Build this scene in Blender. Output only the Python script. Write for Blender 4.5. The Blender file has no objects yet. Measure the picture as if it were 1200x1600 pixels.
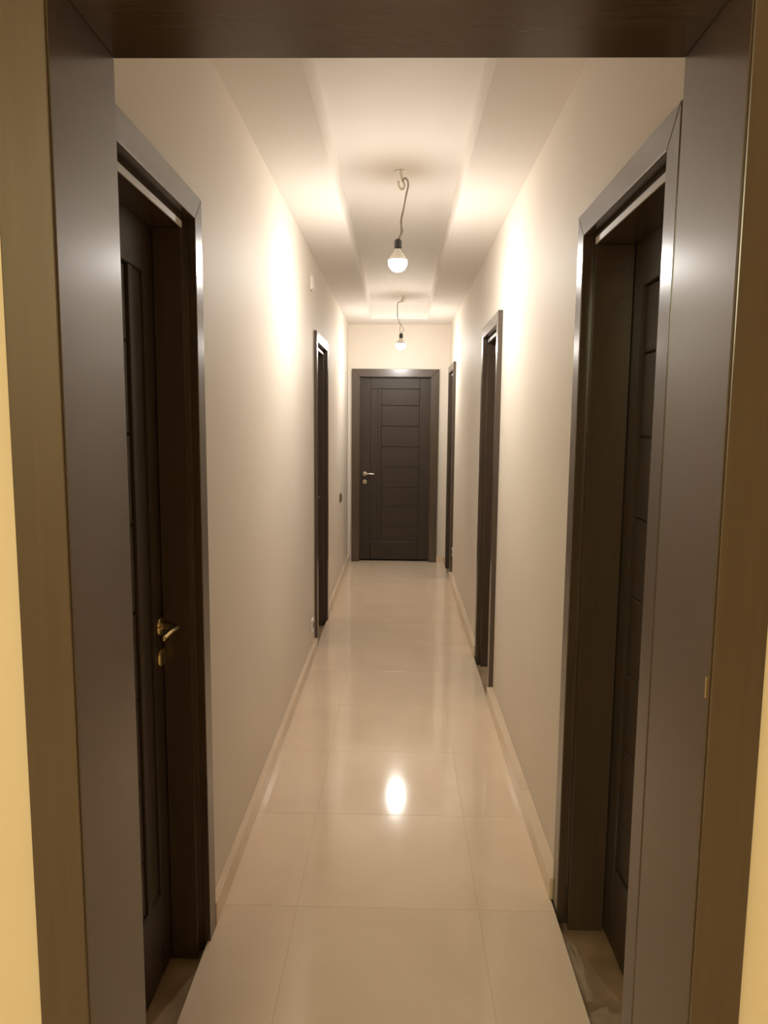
import bpy, bmesh, math, random
from mathutils import Matrix, Vector

random.seed(7)
SC = bpy.context.scene
COL = SC.collection
PI = math.pi

# ------------------------------------------------------------------ camera, world, lights, exposure
EYE = 1.54
cam_d = bpy.data.cameras.new('camera')
cam = bpy.data.objects.new('camera', cam_d)
COL.objects.link(cam)
YAW, PITCH, ROLL = -0.0202445, -0.1209, 0.0086961
fw = Vector((math.sin(YAW) * math.cos(PITCH), math.cos(YAW) * math.cos(PITCH), math.sin(PITCH)))
rt = Vector((math.cos(YAW), -math.sin(YAW), 0))
up = rt.cross(fw)
rt2 = math.cos(ROLL) * rt + math.sin(ROLL) * up
up2 = -math.sin(ROLL) * rt + math.cos(ROLL) * up
M = Matrix.Identity(4)
for i in range(3):
    M[i][0], M[i][1], M[i][2] = rt2[i], up2[i], -fw[i]
M[0][3], M[1][3], M[2][3] = 0, 0, EYE
cam.matrix_world = M
cam_d.sensor_fit = 'HORIZONTAL'
cam_d.sensor_width = 36
cam_d.lens = 1140 / 1200 * 36
cam_d.clip_start = 0.02
SC.camera = cam

w = bpy.data.worlds.new('world')
SC.world = w
w.use_nodes = True
w.node_tree.nodes['Background'].inputs[0].default_value = (0.0, 0.0, 0.0, 1)
w.node_tree.nodes['Background'].inputs[1].default_value = 0.0

BULB_STRENGTH = 445.0
BULB_COLOR = (1.0, 0.96, 0.90)
# warm lamp in the room the photograph is taken from
ld = bpy.data.lights.new('room_lamp', 'POINT')
ld.energy = 78
ld.color = (1.0, 0.94, 0.60)
ld.shadow_soft_size = 0.35
lo = bpy.data.objects.new('room_lamp', ld)
lo.location = (-0.85, -2.1, 2.4)
COL.objects.link(lo)

SC.view_settings.view_transform = 'Standard'
SC.view_settings.look = 'None'
SC.view_settings.exposure = 0.22
SC.view_settings.gamma = 1.0
SC.view_settings.use_curve_mapping = False
SC.cycles.max_bounces = 16
SC.cycles.diffuse_bounces = 10
SC.cycles.glossy_bounces = 6
SC.cycles.sample_clamp_indirect = 6.0
SC.cycles.use_denoising = True


# ------------------------------------------------------------------ materials
def new_mat(name):
    m = bpy.data.materials.new(name)
    m.use_nodes = True
    return m, m.node_tree.nodes, m.node_tree.links, m.node_tree.nodes['Principled BSDF']


def mat_noise(name, c1, c2, scale=(1, 1, 1), nscale=4.0, detail=4, rough=0.5, rough2=None, bump=0.0, metallic=0.0,
              spec=0.5, per_object=0.0, distortion=0.0, coat=0.0, coat_rough=0.1, bump_scale=None):
    m, n, l, b = new_mat(name)
    tc = n.new('ShaderNodeTexCoord')
    mp = n.new('ShaderNodeMapping')
    mp.inputs['Scale'].default_value = scale
    l.new(tc.outputs['Object'], mp.inputs['Vector'])
    vec = mp.outputs['Vector']
    if per_object:
        oi = n.new('ShaderNodeObjectInfo')
        mul = n.new('ShaderNodeVectorMath'); mul.operation = 'MULTIPLY_ADD'
        cmb = n.new('ShaderNodeCombineXYZ')
        l.new(oi.outputs['Random'], cmb.inputs[0]); l.new(oi.outputs['Random'], cmb.inputs[1])
        mul.inputs[1].default_value = (37, 61, 11)
        l.new(cmb.outputs[0], mul.inputs[0]); l.new(vec, mul.inputs[2])
        vec = mul.outputs[0]
    no = n.new('ShaderNodeTexNoise')
    no.inputs['Scale'].default_value = nscale
    no.inputs['Detail'].default_value = detail
    no.inputs['Distortion'].default_value = distortion
    l.new(vec, no.inputs['Vector'])
    rp = n.new('ShaderNodeValToRGB')
    rp.color_ramp.elements[0].position = 0.3
    rp.color_ramp.elements[1].position = 0.7
    rp.color_ramp.elements[0].color = (*c1, 1)
    rp.color_ramp.elements[1].color = (*c2, 1)
    l.new(no.outputs['Fac'], rp.inputs['Fac'])
    l.new(rp.outputs['Color'], b.inputs['Base Color'])
    b.inputs['Roughness'].default_value = rough
    if rough2 is not None:
        mr = n.new('ShaderNodeMapRange')
        mr.inputs['To Min'].default_value = rough
        mr.inputs['To Max'].default_value = rough2
        l.new(no.outputs['Fac'], mr.inputs['Value'])
        l.new(mr.outputs['Result'], b.inputs['Roughness'])
    b.inputs['Metallic'].default_value = metallic
    b.inputs['Specular IOR Level'].default_value = spec
    b.inputs['Coat Weight'].default_value = coat
    b.inputs['Coat Roughness'].default_value = coat_rough
    if bump:
        bp = n.new('ShaderNodeBump')
        bp.inputs['Strength'].default_value = bump
        bp.inputs['Distance'].default_value = 0.002
        l.new(no.outputs['Fac'], bp.inputs['Height'])
        l.new(bp.outputs['Normal'], b.inputs['Normal'])
    return m


WALL = mat_noise('cream_wall', (0.69, 0.625, 0.54), (0.73, 0.665, 0.575), nscale=1.2, detail=3, rough=0.62, bump=0.0, spec=0.3)
FRONT_WALL = mat_noise('front_room_wall', (0.72, 0.64, 0.50), (0.76, 0.68, 0.54), nscale=1.5, rough=0.7, spec=0.2)
CEIL = mat_noise('white_ceiling', (0.76, 0.72, 0.67), (0.80, 0.76, 0.71), nscale=1.0, rough=0.75, spec=0.2)
WOOD = mat_noise('dark_stained_wood', (0.066, 0.045, 0.031), (0.076, 0.052, 0.036), scale=(22, 22, 1.2), nscale=3.0, detail=6, rough=0.23,
                 spec=0.75, distortion=0.4)
WOOD_H = mat_noise('dark_stained_wood_level_grain', (0.066, 0.045, 0.031), (0.076, 0.052, 0.036), scale=(1.2, 22, 22), nscale=3.0, detail=6, rough=0.23,
                   spec=0.75, distortion=0.4)
LEAF = mat_noise('dark_door_leaf', (0.042, 0.029, 0.020), (0.050, 0.035, 0.025), scale=(22, 22, 1.2), nscale=3.0, detail=6, rough=0.42, rough2=0.5, spec=0.35, distortion=0.4)
LEAF_H = mat_noise('dark_door_leaf_level_grain', (0.042, 0.029, 0.020), (0.050, 0.035, 0.025), scale=(1.2, 22, 22), nscale=3.0, detail=6, rough=0.42, rough2=0.5, spec=0.35, distortion=0.4)
PALE_STRIP = mat_noise('pale_grey_strip', (0.50, 0.46, 0.42), (0.56, 0.52, 0.48), nscale=20, rough=0.5)
TILE = mat_noise('beige_polished_tile', (0.73, 0.59, 0.44), (0.79, 0.645, 0.485), nscale=2.6, detail=7, rough=0.075, rough2=0.12, spec=0.5, per_object=1.0, distortion=0.8)
SKIRT = mat_noise('beige_skirting_tile', (0.66, 0.535, 0.40), (0.72, 0.59, 0.445), nscale=3.0, detail=6, rough=0.16, per_object=1.0, distortion=0.6)
GROUT = mat_noise('dusty_concrete', (0.24, 0.165, 0.095), (0.42, 0.31, 0.19), nscale=9.0, detail=8, rough=0.95, bump=0.6, spec=0.1)
JOINT = mat_noise('beige_grout', (0.60, 0.48, 0.355), (0.66, 0.53, 0.395), nscale=12, rough=0.8, spec=0.2)
DUST = mat_noise('pale_mortar', (0.26, 0.195, 0.12), (0.40, 0.31, 0.20), nscale=14, rough=0.95, bump=0.5, spec=0.1)
BRASS = mat_noise('worn_brass', (0.55, 0.43, 0.22), (0.68, 0.55, 0.30), nscale=30, rough=0.22, metallic=1.0)
STEEL = mat_noise('satin_nickel', (0.60, 0.54, 0.44), (0.72, 0.66, 0.56), nscale=30, rough=0.24, metallic=1.0)
HOLE = mat_noise('keyhole_dark', (0.004, 0.004, 0.004), (0.01, 0.01, 0.01), rough=0.8)
WHITE_PLASTIC = mat_noise('white_plastic', (0.70, 0.67, 0.62), (0.75, 0.72, 0.67), nscale=5, rough=0.4)
SHADED_PLASTIC = mat_noise('plastic_painted_shade', (0.13, 0.095, 0.065), (0.16, 0.12, 0.08), nscale=5, rough=0.4)  # switch plate colour darkened to carry its shadowed side
SOCKET_HOLE = mat_noise('socket_recess', (0.05, 0.045, 0.04), (0.08, 0.07, 0.06), nscale=5, rough=0.6)
CORD = mat_noise('grey_cord', (0.24, 0.20, 0.16), (0.34, 0.29, 0.24), nscale=60, rough=0.6)
BLACK_PLASTIC = mat_noise('black_lampholder', (0.02, 0.02, 0.02), (0.03, 0.03, 0.03), nscale=10, rough=0.4)

BULB, n_, l_, b_ = new_mat('lit_bulb_glass')
b_.inputs['Base Color'].default_value = (0.9, 0.9, 0.88, 1)
b_.inputs['Emission Color'].default_value = (*BULB_COLOR, 1)
b_.inputs['Emission Strength'].default_value = BULB_STRENGTH


# ------------------------------------------------------------------ mesh helpers
def link(name, bm, mat, parent=None, loc=None, smooth=False):
    me = bpy.data.meshes.new(name)
    bmesh.ops.recalc_face_normals(bm, faces=bm.faces)
    bm.to_mesh(me)
    bm.free()
    me.materials.append(mat)
    if smooth:
        for p in me.polygons:
            p.use_smooth = True
    o = bpy.data.objects.new(name, me)
    COL.objects.link(o)
    if parent:
        o.parent = parent
    if loc:
        o.location = loc
    return o


def add_box(bm, x0, x1, y0, y1, z0, z1):
    v = [bm.verts.new((x, y, z)) for x in (x0, x1) for y in (y0, y1) for z in (z0, z1)]
    for f in ((0, 1, 3, 2), (4, 6, 7, 5), (0, 4, 5, 1), (2, 3, 7, 6), (0, 2, 6, 4), (1, 5, 7, 3)):
        bm.faces.new([v[i] for i in f])


def box(x0, x1, y0, y1, z0, z1, bev=0.0):
    bm = bmesh.new()
    add_box(bm, x0, x1, y0, y1, z0, z1)
    if bev:
        bmesh.ops.bevel(bm, geom=bm.edges[:], offset=bev, segments=1, affect='EDGES', profile=0.5)
    return bm


def boxes(lst):
    bm = bmesh.new()
    for b in lst:
        add_box(bm, *b)
    return bm


def prism_xz(poly, y0, y1, bev=0.0):
    bm = bmesh.new()
    a = [bm.verts.new((x, y0, z)) for x, z in poly]
    b = [bm.verts.new((x, y1, z)) for x, z in poly]
    bm.faces.new(a)
    bm.faces.new(b[::-1])
    k = len(poly)
    for i in range(k):
        j = (i + 1) % k
        bm.faces.new((a[i], b[i], b[j], a[j]))
    bmesh.ops.recalc_face_normals(bm, faces=bm.faces)
    if bev:
        bmesh.ops.bevel(bm, geom=bm.edges[:], offset=bev, segments=2, affect='EDGES', profile=0.5)
    return bm


def add_lathe(bm, prof, seg=24, M=None):
    rings = []
    for r, z in prof:
        if r < 1e-6:
            rings.append([bm.verts.new((0, 0, z))])
        else:
            rings.append([bm.verts.new((r * math.cos(2 * PI * i / seg), r * math.sin(2 * PI * i / seg), z)) for i in range(seg)])
    for A, B in zip(rings, rings[1:]):
        for i in range(seg):
            j = (i + 1) % seg
            if len(A) == 1 and len(B) == 1:
                continue
            if len(A) == 1:
                bm.faces.new((A[0], B[i], B[j]))
            elif len(B) == 1:
                bm.faces.new((A[i], B[0], A[j]))
            else:
                bm.faces.new((A[i], B[i], B[j], A[j]))
    if M is not None:
        vs = [v for R in rings for v in R]
        bmesh.ops.transform(bm, matrix=M, verts=vs)


def catmull(pts, n=6):
    P = [Vector(p) for p in pts]
    out = []
    for i in range(len(P) - 1):
        p0 = P[max(i - 1, 0)]; p1 = P[i]; p2 = P[i + 1]; p3 = P[min(i + 2, len(P) - 1)]
        for k in range(n):
            t = k / n
            out.append(0.5 * ((2 * p1) + (p2 - p0) * t + (2 * p0 - 5 * p1 + 4 * p2 - p3) * t * t + (3 * p1 - p0 - 3 * p2 + p3) * t ** 3))
    out.append(P[-1])
    return out


def add_tube(bm, pts, rad, seg=10):
    P = [Vector(p) for p in pts]
    rings = []
    prev = None
    for i, p in enumerate(P):
        d = (P[min(i + 1, len(P) - 1)] - P[max(i - 1, 0)]).normalized()
        if prev is None:
            prev = d.orthogonal().normalized()
        u = (prev - d * prev.dot(d)).normalized()
        prev = u
        v = d.cross(u)
        r = rad[i] if isinstance(rad, (list, tuple)) else rad
        rings.append([bm.verts.new(p + u * r * math.cos(2 * PI * k / seg) + v * r * math.sin(2 * PI * k / seg)) for k in range(seg)])
    for A, B in zip(rings, rings[1:]):
        for k in range(seg):
            j = (k + 1) % seg
            bm.faces.new((A[k], A[j], B[j], B[k]))
    bm.faces.new(rings[0][::-1])
    bm.faces.new(rings[-1])


def tube(pts, rad, seg=10, smooth_n=0):
    bm = bmesh.new()
    add_tube(bm, catmull(pts, smooth_n) if smooth_n else pts, rad, seg)
    return bm


def empty(name, loc=(0, 0, 0), rz=0.0):
    o = bpy.data.objects.new(name, None)
    o.empty_display_size = 0.1
    COL.objects.link(o)
    o.location = loc
    o.rotation_euler = (0, 0, rz)
    return o


def tag(o, label, cat=None, kind=None, group=None):
    o['label'] = label
    if cat:
        o['category'] = cat
    if kind:
        o['kind'] = kind
    if group:
        o['group'] = group
    return o


# ------------------------------------------------------------------ key dimensions (metres)
WL, WR, WE = -0.567, 0.540, 8.0665       # faces of the side walls and the end wall
SOF, REC = 2.60, 2.75                    # soffit and recessed ceiling
YF, YB = 0.99, 1.20                      # the entrance wall, front and back face
FL = -0.035                              # bare screed level under the tiles

# side doors: outer near y, outer far y
CW = 0.067
L_DOORS = [(1.283, 2.065), (4.856, 5.640)]
R_DOORS = [(1.443, 2.225), (3.962, 4.730), (7.170, 7.950)]
HEAD_TOP = 2.140


# ------------------------------------------------------------------ walls with true door openings
def side_wall(name, xa, xb, doors, label):
    inset = 0.045
    lst = []
    y = YB - 0.0
    for a, b in doors:
        lst.append((xa, xb, y, a + inset, FL, 2.80))
        lst.append((xa, xb, a + inset, b - inset, HEAD_TOP - inset, 2.80))
        y = b - inset
    lst.append((xa, xb, y, WE + 0.15, FL, 2.80))
    o = link(name, boxes(lst), WALL)
    return tag(o, label, 'wall', 'structure')


side_wall('wall_left', WL - 0.16, WL, L_DOORS, 'cream left corridor wall with two dark doorways')
side_wall('wall_right', WR, WR + 0.16, R_DOORS, 'cream right corridor wall with three dark doorways')

ED0, ED1, EDT = -0.524, 0.424, 2.127     # end door casing extents
o = link('wall_end', boxes([
    (WL, ED0 + 0.05, WE, WE + 0.15, FL, 2.80),
    (ED1 - 0.05, WR, WE, WE + 0.15, FL, 2.80),
    (ED0 + 0.05, ED1 - 0.05, WE, WE + 0.15, EDT - 0.05, 2.80)]), WALL)
tag(o, 'cream end wall around the closed far door', 'wall', 'structure')

# entrance wall: opening between the lining boards
JL, JR, JT = -0.450, 0.430, 2.100        # faces of the entrance lining
o = link('wall_front', boxes([
    (-1.95, JL - 0.022, YF, YB, -0.0, 2.85),
    (JR + 0.022, 2.9, YF, YB, -0.0, 2.85),
    (JL - 0.022, JR + 0.022, YF, YB, JT + 0.022, 2.85)]), FRONT_WALL)
tag(o, 'yellow lit wall holding the dark entrance frame', 'wall', 'structure')

# rest of the room the picture is taken from (outside the frame, lights and reflects only)
o = link('wall_back', box(-1.95, 2.9, -3.2, -3.1, 0, 2.85), FRONT_WALL)
tag(o, 'cream wall behind the camera opposite the entrance', 'wall', 'structure')
o = link('wall_side', boxes([(-2.05, -1.95, -3.2, YB, 0, 2.85), (2.9, 3.0, -3.2, YB, 0, 2.85)]), FRONT_WALL)
tag(o, 'side walls of the room in front of the entrance', 'wall', 'structure')

# ------------------------------------------------------------------ ceiling: soffit with a long recess
T0, T1, TL, TR_ = 1.63, 7.62, -0.300, 0.274
o = link('ceiling', boxes([
    (WL, TL, YB, WE, SOF, SOF + 0.20),
    (TR_, WR, YB, WE, SOF, SOF + 0.20),
    (TL, TR_, YB, T0, SOF, SOF + 0.20),
    (TL, TR_, T1, WE, SOF, SOF + 0.20),
    (TL, TR_, T0, T1, REC, SOF + 0.20)]), CEIL)
tag(o, 'pale corridor ceiling with a long recessed tray', 'ceiling', 'structure')
o = link('ceiling', box(-1.95, 2.9, -3.1, YF, 2.85, 2.95), CEIL)
tag(o, 'ceiling of the room in front of the entrance', 'ceiling', 'structure')

# ------------------------------------------------------------------ floor: screed with polished tiles laid on it
fl = link('floor', box(WL - 0.16, WR + 0.16, YF - 0.02, WE + 0.15, FL - 0.10, FL), GROUT)
tag(fl, 'polished beige tile floor running down the corridor', 'floor', 'structure')
GAP = 0.0008
o = link('grout', box(-0.556, 0.511, YF - 0.015, WE + 0.05, FL, -0.0006), JOINT, fl)
ys = [YF - 0.02]
y = 2.165
while y > YF + 0.1:
    y -= 0.56
ys = [YF - 0.02] + [y + 0.56 * k for k in range(1, 14)]
ys = [v for v in ys if v < WE - 0.05] + [WE + 0.06]
xs = [-0.5575, -0.312, 0.268, 0.5125]
cache = {}
for xi in range(3):
    for yi in range(len(ys) - 1):
        sx, sy = xs[xi + 1] - xs[xi] - 2 * GAP, ys[yi + 1] - ys[yi] - 2 * GAP
        key = (xi, round(sy, 4))
        loc = ((xs[xi] + xs[xi + 1]) / 2, (ys[yi] + ys[yi + 1]) / 2, 0)
        if key not in cache:
            o = link('tile', box(-sx / 2, sx / 2, -sy / 2, sy / 2, FL, 0, 0.0004), TILE, fl, loc)
            cache[key] = o.data
        else:
            o = bpy.data.objects.new('tile', cache[key])
            COL.objects.link(o)
            o.parent = fl
            o.location = loc
o = link('floor', box(-1.95, 2.9, -3.1, YF - 0.02, -0.10, 0), TILE)
tag(o, 'beige tile floor of the room in front of the entrance', 'floor', 'structure')


# ------------------------------------------------------------------ skirting tiles between the doors
def baseboard(name, side, doors, label):
    root = tag(empty(name, (0, 0, 0)), label, 'baseboard', 'structure')
    x0, x1 = ((WL, WL + 0.022) if side < 0 else (WR - 0.035, WR))
    edges = [YB + 0.016] + [v for a, b in doors for v in (a, b)] + [WE - 0.021 if side < 0 else WE]
    for a, b in zip(edges[0::2], edges[1::2]):
        if b - a < 0.03:
            continue
        n = max(1, round((b - a) / 0.58))
        for k in range(n):
            ya, yb = a + (b - a) * k / n, a + (b - a) * (k + 1) / n
            link('skirting_tile', box(x0, x1, ya + 0.0006, yb - 0.0006, FL if side > 0 and False else 0.0, 0.075, 0.0015), SKIRT, root)
    return root


baseboard('baseboard_left', -1, L_DOORS, 'low beige tile skirting along the left wall')
baseboard('baseboard_right', 1, R_DOORS, 'low beige tile skirting along the right wall')
o = tag(empty('baseboard_end'), 'short beige skirting beside the far door', 'baseboard', 'structure')
link('skirting_tile', box(ED1 + 0.001, WR - 0.036, WE - 0.02, WE, 0.0, 0.075, 0.0015), SKIRT, o)


# ------------------------------------------------------------------ doors
def lever_handle(root, x, y, z, toward, mat, lever_mat=None):
    """rosette and lever in the leaf's frame; y = leaf face (negative y is the corridor side)"""
    lever_mat = lever_mat or mat
    h = empty('handle', (x, y, z))
    h.parent = root
    RX = Matrix.Rotation(PI / 2, 4, 'X')           # local z -> -y
    bm = bmesh.new()
    add_lathe(bm, [(0.0, 0.0), (0.026, 0.0), (0.0262, 0.004), (0.024, 0.008), (0.017, 0.0105), (0.0, 0.011)], 28, RX)
    link('rosette', bm, mat, h, smooth=False)
    bm = bmesh.new()
    pts = catmull([(0, -0.009, 0), (0, -0.034, 0), (toward * 0.004, -0.046, 0), (toward * 0.016, -0.051, 0), (toward * 0.06, -0.050, 0.003), (toward * 0.112, -0.046, -0.002)], 5)
    rad = [0.0095] * 11 + [0.0095 - 0.0022 * k / (len(pts) - 12) for k in range(len(pts) - 11)]
    add_tube(bm, pts, rad, 14)
    link('lever', bm, lever_mat, h, smooth=True)
    e = empty('escutcheon', (x, y, z - 0.088))
    e.parent = root
    bm = bmesh.new()
    add_lathe(bm, [(0.0, 0.0), (0.026, 0.0), (0.0262, 0.004), (0.024, 0.008), (0.019, 0.0095), (0.0, 0.0095)], 28, RX)
    link('rosette', bm, mat, e)
    bm = boxes([(-0.0016, 0.0016, -0.0102, -0.009, -0.010, 0.003)])
    add_lathe(bm, [(0.0, 0.009), (0.0042, 0.009), (0.0042, 0.0102), (0.0, 0.0102)], 12, Matrix.Translation((0, 0, 0.005)) @ RX)
    link('keyhole', bm, HOLE, e)


def make_door(name, loc, rz, W, top, cw, label, latch_right, metal, lift, depth=0.088, proud=0.02, zbot=FL, handle_z=0.981, head_strip=True):
    """local x across the door, local y into the wall (0 = wall face), z up"""
    root = tag(empty(name, loc, rz), label, 'door', 'structure')
    a, b = cw, W - cw
    zi = top - cw
    # mitred casing boards
    for poly, mt in (([(0, zbot), (cw, zbot), (cw, zi), (0, top)], WOOD),
                     ([(W, zbot), (W, top), (b, zi), (b, zbot)], WOOD),
                     ([(0, top), (cw, zi), (b, zi), (W, top)], WOOD_H)):
        link('casing', prism_xz(poly, -proud, 0.0, 0.0022), mt, root)
    # lining, set back 5 mm behind the casing edge
    r = 0.005
    t = 0.022
    D = 0.16
    link('jamb', box(a - r - t, a - r, 0.0, D - 0.01, zbot, zi + r), WOOD, root)
    link('jamb', box(b + r, b + r + t, 0.0, D - 0.01, zbot, zi + r), WOOD, root)
    link('head_jamb', box(a - r - t, b + r + t, 0.0, D - 0.01, zi + r, zi + r + t), WOOD_H, root)
    # door stops, proud of the lining
    s0, s1, sp = (0.030 - proud if head_strip else 0.022), depth - 0.002, (0.035 if head_strip else 0.012)
    link('door_stop', box(a - r, a - r + sp, s0, s1, zbot, zi + r - sp, 0.001), WOOD, root)
    link('door_stop', box(b + r - sp, b + r, s0, s1, zbot, zi + r - sp, 0.001), WOOD, root)
    link('door_stop', box(a - r, b + r, s0, s1, zi + r - sp, zi + r, 0.001), WOOD_H, root)
    if head_strip:
        o = link('pale_strip', box(a - r + sp, b + r - sp, s0 - 0.003, s0 + 0.001, zi + r - sp - 0.001, zi + r - sp + 0.017, 0.0008), PALE_STRIP, root)  # pale strip along the lower front of the head stop
        o['label'] = 'pale strip under the head'
    # the leaf
    x0, x1, z0, z1 = a - r + 0.003, b + r - 0.003, lift, zi + r - 0.003
    y0, y1 = depth, depth + 0.040
    leaf = empty('door_leaf', (0, 0, 0))
    leaf.parent = root
    flip = (lambda x: W - x) if latch_right else (lambda x: x)
    # in latch-left coordinates: stile, narrow upright panel, mullion, stacked boards, stile
    lx0, lx1 = (x0, x1) if not latch_right else (W - x1, W - x0)
    lw = lx1 - lx0
    sc = lw / 0.79
    pl0, pl1 = lx0 + 0.120 * min(1, sc * 1.05), lx1 - 0.125 * min(1, sc * 1.05)
    st1 = pl0 + 0.085 * sc
    m1 = st1 + 0.035 * sc
    pb, pt = 0.225, 1.917

    def lb(nm, xa, xb, ya, yb, za, zb, mt, bev=0.0016):
        xa, xb = sorted((flip(xa), flip(xb)))
        return link(nm, box(xa, xb, ya, yb, za, zb, bev), mt, leaf)
    lb('stile', lx0, pl0, y0, y1, z0, z1, LEAF, 0.003)
    lb('stile', pl1, lx1, y0, y1, z0, z1, LEAF, 0.003)
    lb('top_rail', pl0, pl1, y0, y1, pt, z1, LEAF_H, 0.003)
    lb('bottom_rail', pl0, pl1, y0, y1, z0, pb, LEAF_H, 0.006)
    lb('mullion', st1, m1, y0 + 0.002, y1, pb, pt, LEAF, 0.002)
    lb('upright_panel', pl0, st1, y0 + 0.008, y1 - 0.005, pb, pt, LEAF)
    zz = [pb, 0.379, 0.605, 0.831, 1.057, 1.283, 1.509, 1.735, pt]
    for k in range(8):
        lb('panel', m1, pl1, y0 + 0.010, y1 - 0.005, zz[k] + 0.0012, zz[k + 1] - 0.0012, LEAF_H, 0.0035)
    bm = boxes([(*sorted((flip(pl0), flip(pl1))), y1 - 0.006, y1 - 0.001, pb, pt)])
    link('backing', bm, LEAF, leaf)
    # hardware in the latch stile
    hx = flip(lx0 + 0.060)
    lever_handle(root, hx, y0, handle_z, -1 if latch_right else 1, metal)
    return root


def left_door(name, ya, yb, label, metal):
    return make_door(name, (WL, ya, 0), PI / 2, yb - ya, HEAD_TOP, CW, label, True, metal, FL + 0.008)


def right_door(name, ya, yb, label, metal):
    return make_door(name, (WR, yb, 0), -PI / 2, yb - ya, HEAD_TOP, CW, label, True, metal, FL + 0.008, proud=0.025, depth=0.115)


left_door('door_2', *L_DOORS[0], 'dark wood door nearest on the left, with brass handle and round keyhole plate', BRASS)
right_door('door_3', *R_DOORS[0], 'dark wood door nearest on the right, its handle hidden, over a dusty threshold', BRASS)
left_door('door_4', *L_DOORS[1], 'narrow-looking dark door farther along the left wall, below the white junction box', STEEL)
right_door('door_5', *R_DOORS[1], 'dark door in the middle of the right wall', STEEL)
right_door('door_6', *R_DOORS[2], 'thin dark door sliver on the right wall, beside the end wall', STEEL)
make_door('door_7', (ED0, WE, 0), 0.0, ED1 - ED0, EDT, 0.083, 'closed dark panelled door facing the camera at the corridor end', False, STEEL, 0.016,
          depth=0.045, proud=0.02, zbot=0.0, head_strip=False)

# ------------------------------------------------------------------ entrance frame around the picture
root = tag(empty('door_1', (0, YF, 0)), 'large dark wood entrance frame surrounding the view', 'door frame', 'structure')
t = 0.022
ya, yb = -0.015, YB - YF
link('jamb', box(JL - t, JL, ya + 0.004, yb, 0.0, JT + t, 0.001), WOOD, root)
link('jamb', box(JR, JR + t, ya + 0.004, yb, 0.0, JT + t, 0.001), WOOD, root)
link('head_jamb', box(JL, JR, ya + 0.004, yb, JT, JT + t, 0.001), WOOD_H, root)
cw = 0.072
for y0, y1, s in ((ya, 0.0, 0.0015), (yb, yb + 0.015, 0.005)):
    l0, l1, r0, r1, zt = JL - s - (cw if s < 0.004 else -(WL + 0.003 - (JL - s))), JL - s, JR + s, JR + s + cw, JT + s + cw
    if s > 0.004:
        l0, r1 = WL + 0.003, WR - 0.003
    link('casing', prism_xz([(l0, 0), (l1, 0), (l1, JT + s), (l0, zt)], y0, y1, 0.002), WOOD, root)
    link('casing', prism_xz([(r1, 0), (r1, zt), (r0, JT + s), (r0, 0)], y0, y1, 0.002), WOOD, root)
    link('casing', prism_xz([(l0, zt), (l1, JT + s), (r0, JT + s), (r1, zt)], y0, y1, 0.002), WOOD_H, root)
sp = link('strike_plate', boxes([(JR - 0.0012, JR + 0.001, -0.007, -0.002, 1.165, 1.195)]), BRASS, root)
sp['label'] = 'small brass strike plate'

# ------------------------------------------------------------------ bare bulbs on cords
def pendant(base, label, cord_pts, wire_paths, bulb_c, hook_pts, loop_r):
    bx, by, bz = base
    root = tag(empty('pendant_lamp', base), label, 'lamp', None, 'bare bulbs hanging from the tray')
    off = lambda p: (p[0] - bx, p[1] - by, p[2] - bz)
    link('ceiling_bracket', boxes([(-0.030, 0.026, -0.006, 0.006, -0.004, 0.0), (-0.006, 0.006, -0.022, 0.022, -0.006, -0.001)]), STEEL, root)
    link('hook', tube([off(p) for p in hook_pts], 0.0055, 10, 5), STEEL, root, smooth=True)
    link('cord', tube([off(p) for p in cord_pts], 0.0042, 10, 5), CORD, root, smooth=True)
    for wp in wire_paths:
        link('wire', tube([off(p) for p in wp], 0.0026, 8, 4), CORD, root, smooth=True)
    c = off(bulb_c)
    bm = bmesh.new()
    add_lathe(bm, [(0.0, 0.108), (0.010, 0.108), (0.0175, 0.100), (0.0185, 0.066), (0.0155, 0.062), (0.0, 0.062)], 20, Matrix.Translation(c))
    link('lamp_holder', bm, BLACK_PLASTIC, root)
    R = 0.046
    TH = 79
    prof = [(0.0, 0.063), (0.0145, 0.062), (0.0160, 0.054), (0.0235, 0.044), (0.0330, 0.032), (R * math.sin(math.radians(TH)) + 0.0012, R * math.cos(math.radians(TH)) + 0.001),
            (R * math.sin(math.radians(TH)) + 0.0012, R * math.cos(math.radians(TH)) - 0.0015), (0.0, R * math.cos(math.radians(TH)) - 0.001)]
    bm = bmesh.new()
    add_lathe(bm, prof, 28, Matrix.Translation(c))
    link('bulb_housing', bm, WHITE_PLASTIC, root, smooth=False)
    prof = []
    for k in range(13):
        th = math.radians(TH + (180 - TH) * k / 12)
        prof.append((R * math.sin(th) if k < 12 else 0.0, R * math.cos(th)))
    bm = bmesh.new()
    add_lathe(bm, prof, 28, Matrix.Translation(c))
    o = link('bulb', bm, BULB, root, smooth=True)
    o['label'] = 'glowing white bulb dome'
    return root


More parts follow.
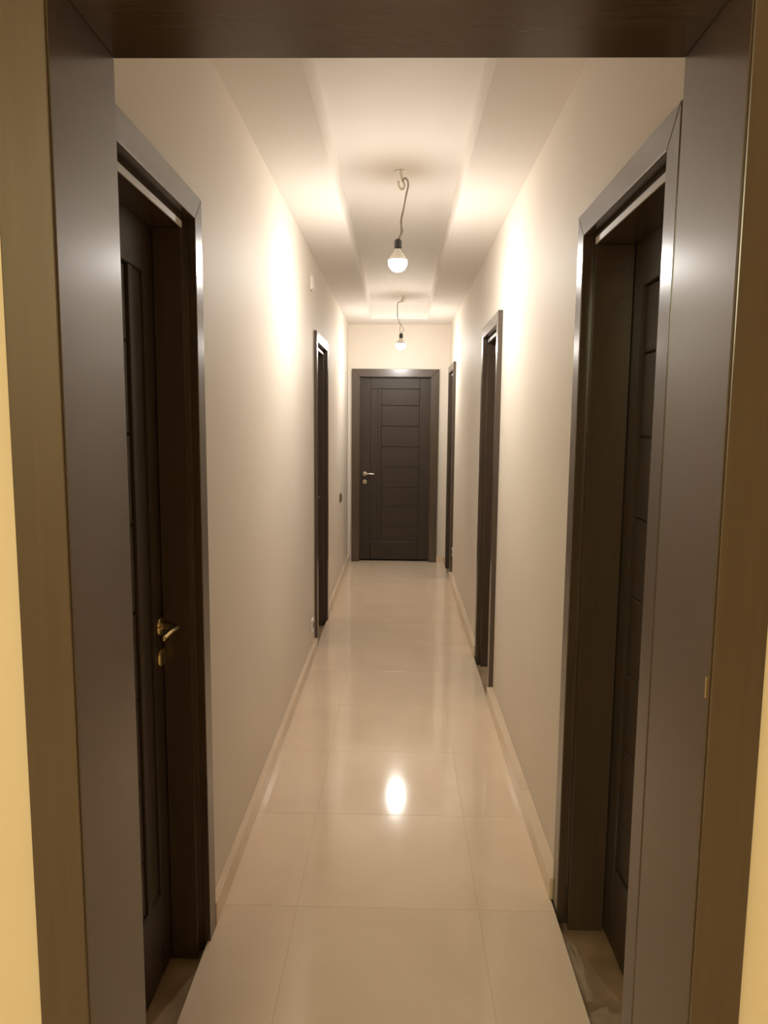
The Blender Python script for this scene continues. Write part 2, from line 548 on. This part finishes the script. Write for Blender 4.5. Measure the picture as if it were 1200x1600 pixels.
Y1, Y2 = 3.685, 7.156
bc = (-0.018, Y1, 2.322)
hk = [(-0.0088, Y1, 2.750), (-0.004, Y1, 2.722), (0.001, Y1, 2.702), (0.010, Y1, 2.684), (0.006, Y1, 2.668), (-0.006, Y1, 2.664), (-0.018, Y1, 2.680), (-0.019, Y1, 2.700)]
cp = [(0.000, Y1 - 0.008, 2.698), (0.013, Y1 - 0.009, 2.711), (0.026, Y1 - 0.003, 2.700), (0.028, Y1, 2.675), (0.020, Y1, 2.640), (0.011, Y1, 2.590), (0.004, Y1, 2.550), (-0.002, Y1, 2.520), (-0.002, Y1, 2.490), (0.002, Y1, 2.465), (-0.018, Y1, 2.428)]
wp = [[(0.0125, Y1 + 0.004, 2.600), (0.000, Y1 + 0.006, 2.552), (-0.007, Y1 + 0.004, 2.515), (-0.004, Y1, 2.478), (-0.010, Y1, 2.428)]]
pendant((-0.0088, Y1, REC), 'bare glowing bulb on a looped cord, the larger and nearer of two hanging lamps', cp, wp, bc, hk, 0.02)
bc = (0.004, Y2, 2.290)
hk = [(0.030, Y2, 2.750), (0.030, Y2, 2.735), (0.031, Y2, 2.715), (0.022, Y2, 2.696), (0.008, Y2, 2.700), (0.004, Y2, 2.715)]
cp = [(0.012, Y2, 2.740), (0.016, Y2, 2.722), (0.008, Y2, 2.704), (-0.010, Y2, 2.690), (-0.030, Y2, 2.682), (-0.034, Y2, 2.640), (-0.033, Y2, 2.545)]
wp = [[(-0.033, Y2, 2.549), (-0.018, Y2, 2.512), (0.004, Y2, 2.478), (0.028, Y2, 2.438), (0.020, Y2, 2.414), (0.008, Y2, 2.396)],
      [(-0.032, Y2, 2.549), (-0.016, Y2 + 0.004, 2.510), (-0.004, Y2 + 0.004, 2.470), (-0.009, Y2, 2.430), (0.000, Y2, 2.396)]]
pendant((0.014, Y2, REC), 'bare glowing bulb on forked wires above the far door', cp, wp, bc, hk, 0.014)


# ------------------------------------------------------------------ plates on the walls
def wall_plate(name, loc, rz, w_, h_, d_, label, cat, mat=None):
    mat = mat or WHITE_PLASTIC
    r = tag(empty(name, loc, rz), label, cat)
    link('plate', box(-w_ / 2, w_ / 2, -d_, 0.0, -h_ / 2, h_ / 2, 0.0025), mat, r)
    if cat == 'switch':
        link('rocker', box(-w_ * 0.32, w_ * 0.32, -d_ - 0.004, -d_, -h_ * 0.33, h_ * 0.33, 0.0015), mat, r)
    elif cat == 'socket':
        bm = bmesh.new()
        add_lathe(bm, [(0.0, d_), (0.021, d_), (0.021, d_ + 0.002), (0.018, d_ + 0.002), (0.0, d_ + 0.0005)], 24, Matrix.Rotation(PI / 2, 4, 'X'))
        link('socket_recess', bm, SOCKET_HOLE, r)
    else:
        link('cover', box(-w_ * 0.42, w_ * 0.42, -d_ - 0.006, -d_, -h_ * 0.42, h_ * 0.42, 0.002), WHITE_PLASTIC, r)
    return r


wall_plate('junction_box', (WL, 4.70, 2.405), PI / 2, 0.085, 0.085, 0.014, 'small white junction box high on the left wall', 'junction box')
wall_plate('power_socket', (WL, 4.68, 0.215), PI / 2, 0.082, 0.082, 0.012, 'pale power socket low on the left wall beside the second door', 'socket')
wall_plate('light_switch', (WL, 6.97, 0.825), PI / 2, 0.082, 0.086, 0.014, 'small switch plate, painted brown as shade, on the left wall near the far door', 'switch', SHADED_PLASTIC)
wall_plate('power_socket', (WR, 7.07, 0.290), -PI / 2, 0.08, 0.08, 0.012, 'tiny power socket low on the right wall before the last door', 'socket')

# ------------------------------------------------------------------ mortar left on the bare threshold at the right
def lump(cx, cy, rx, ry, h, seed, FL=FL):
    rnd = random.Random(seed)
    bm = bmesh.new()
    n = 14
    top = bm.verts.new((cx, cy, FL + h))
    ring1, ring2 = [], []
    for k in range(n):
        a = 2 * PI * k / n
        j = 0.7 + 0.5 * rnd.random()
        ring1.append(bm.verts.new((cx + rx * 0.55 * j * math.cos(a), cy + ry * 0.55 * j * math.sin(a), FL + h * (0.6 + 0.35 * rnd.random()))))
        ring2.append(bm.verts.new((cx + rx * j * math.cos(a), cy + ry * j * math.sin(a), FL)))
    for k in range(n):
        j = (k + 1) % n
        bm.faces.new((top, ring1[k], ring1[j]))
        bm.faces.new((ring1[k], ring2[k], ring2[j], ring1[j]))
    return bm


for k, (cx, cy, rx, ry, hh) in enumerate(((0.540, 1.96, 0.026, 0.11, 0.007), (0.575, 1.78, 0.045, 0.05, 0.005), (0.545, 1.76, 0.030, 0.06, 0.006))):
    link('mortar_patch', lump(cx, cy, rx, ry, hh, 5 + k), DUST, fl)

o = link('floor_speck', lump(0, 0, 0.010, 0.013, 0.007, 31, 0.0), WHITE_PLASTIC, None, (-0.098, 5.235, 0.0))  # small white lump on the tiles
tag(o, 'tiny white crumb lying alone on the polished floor', 'speck')
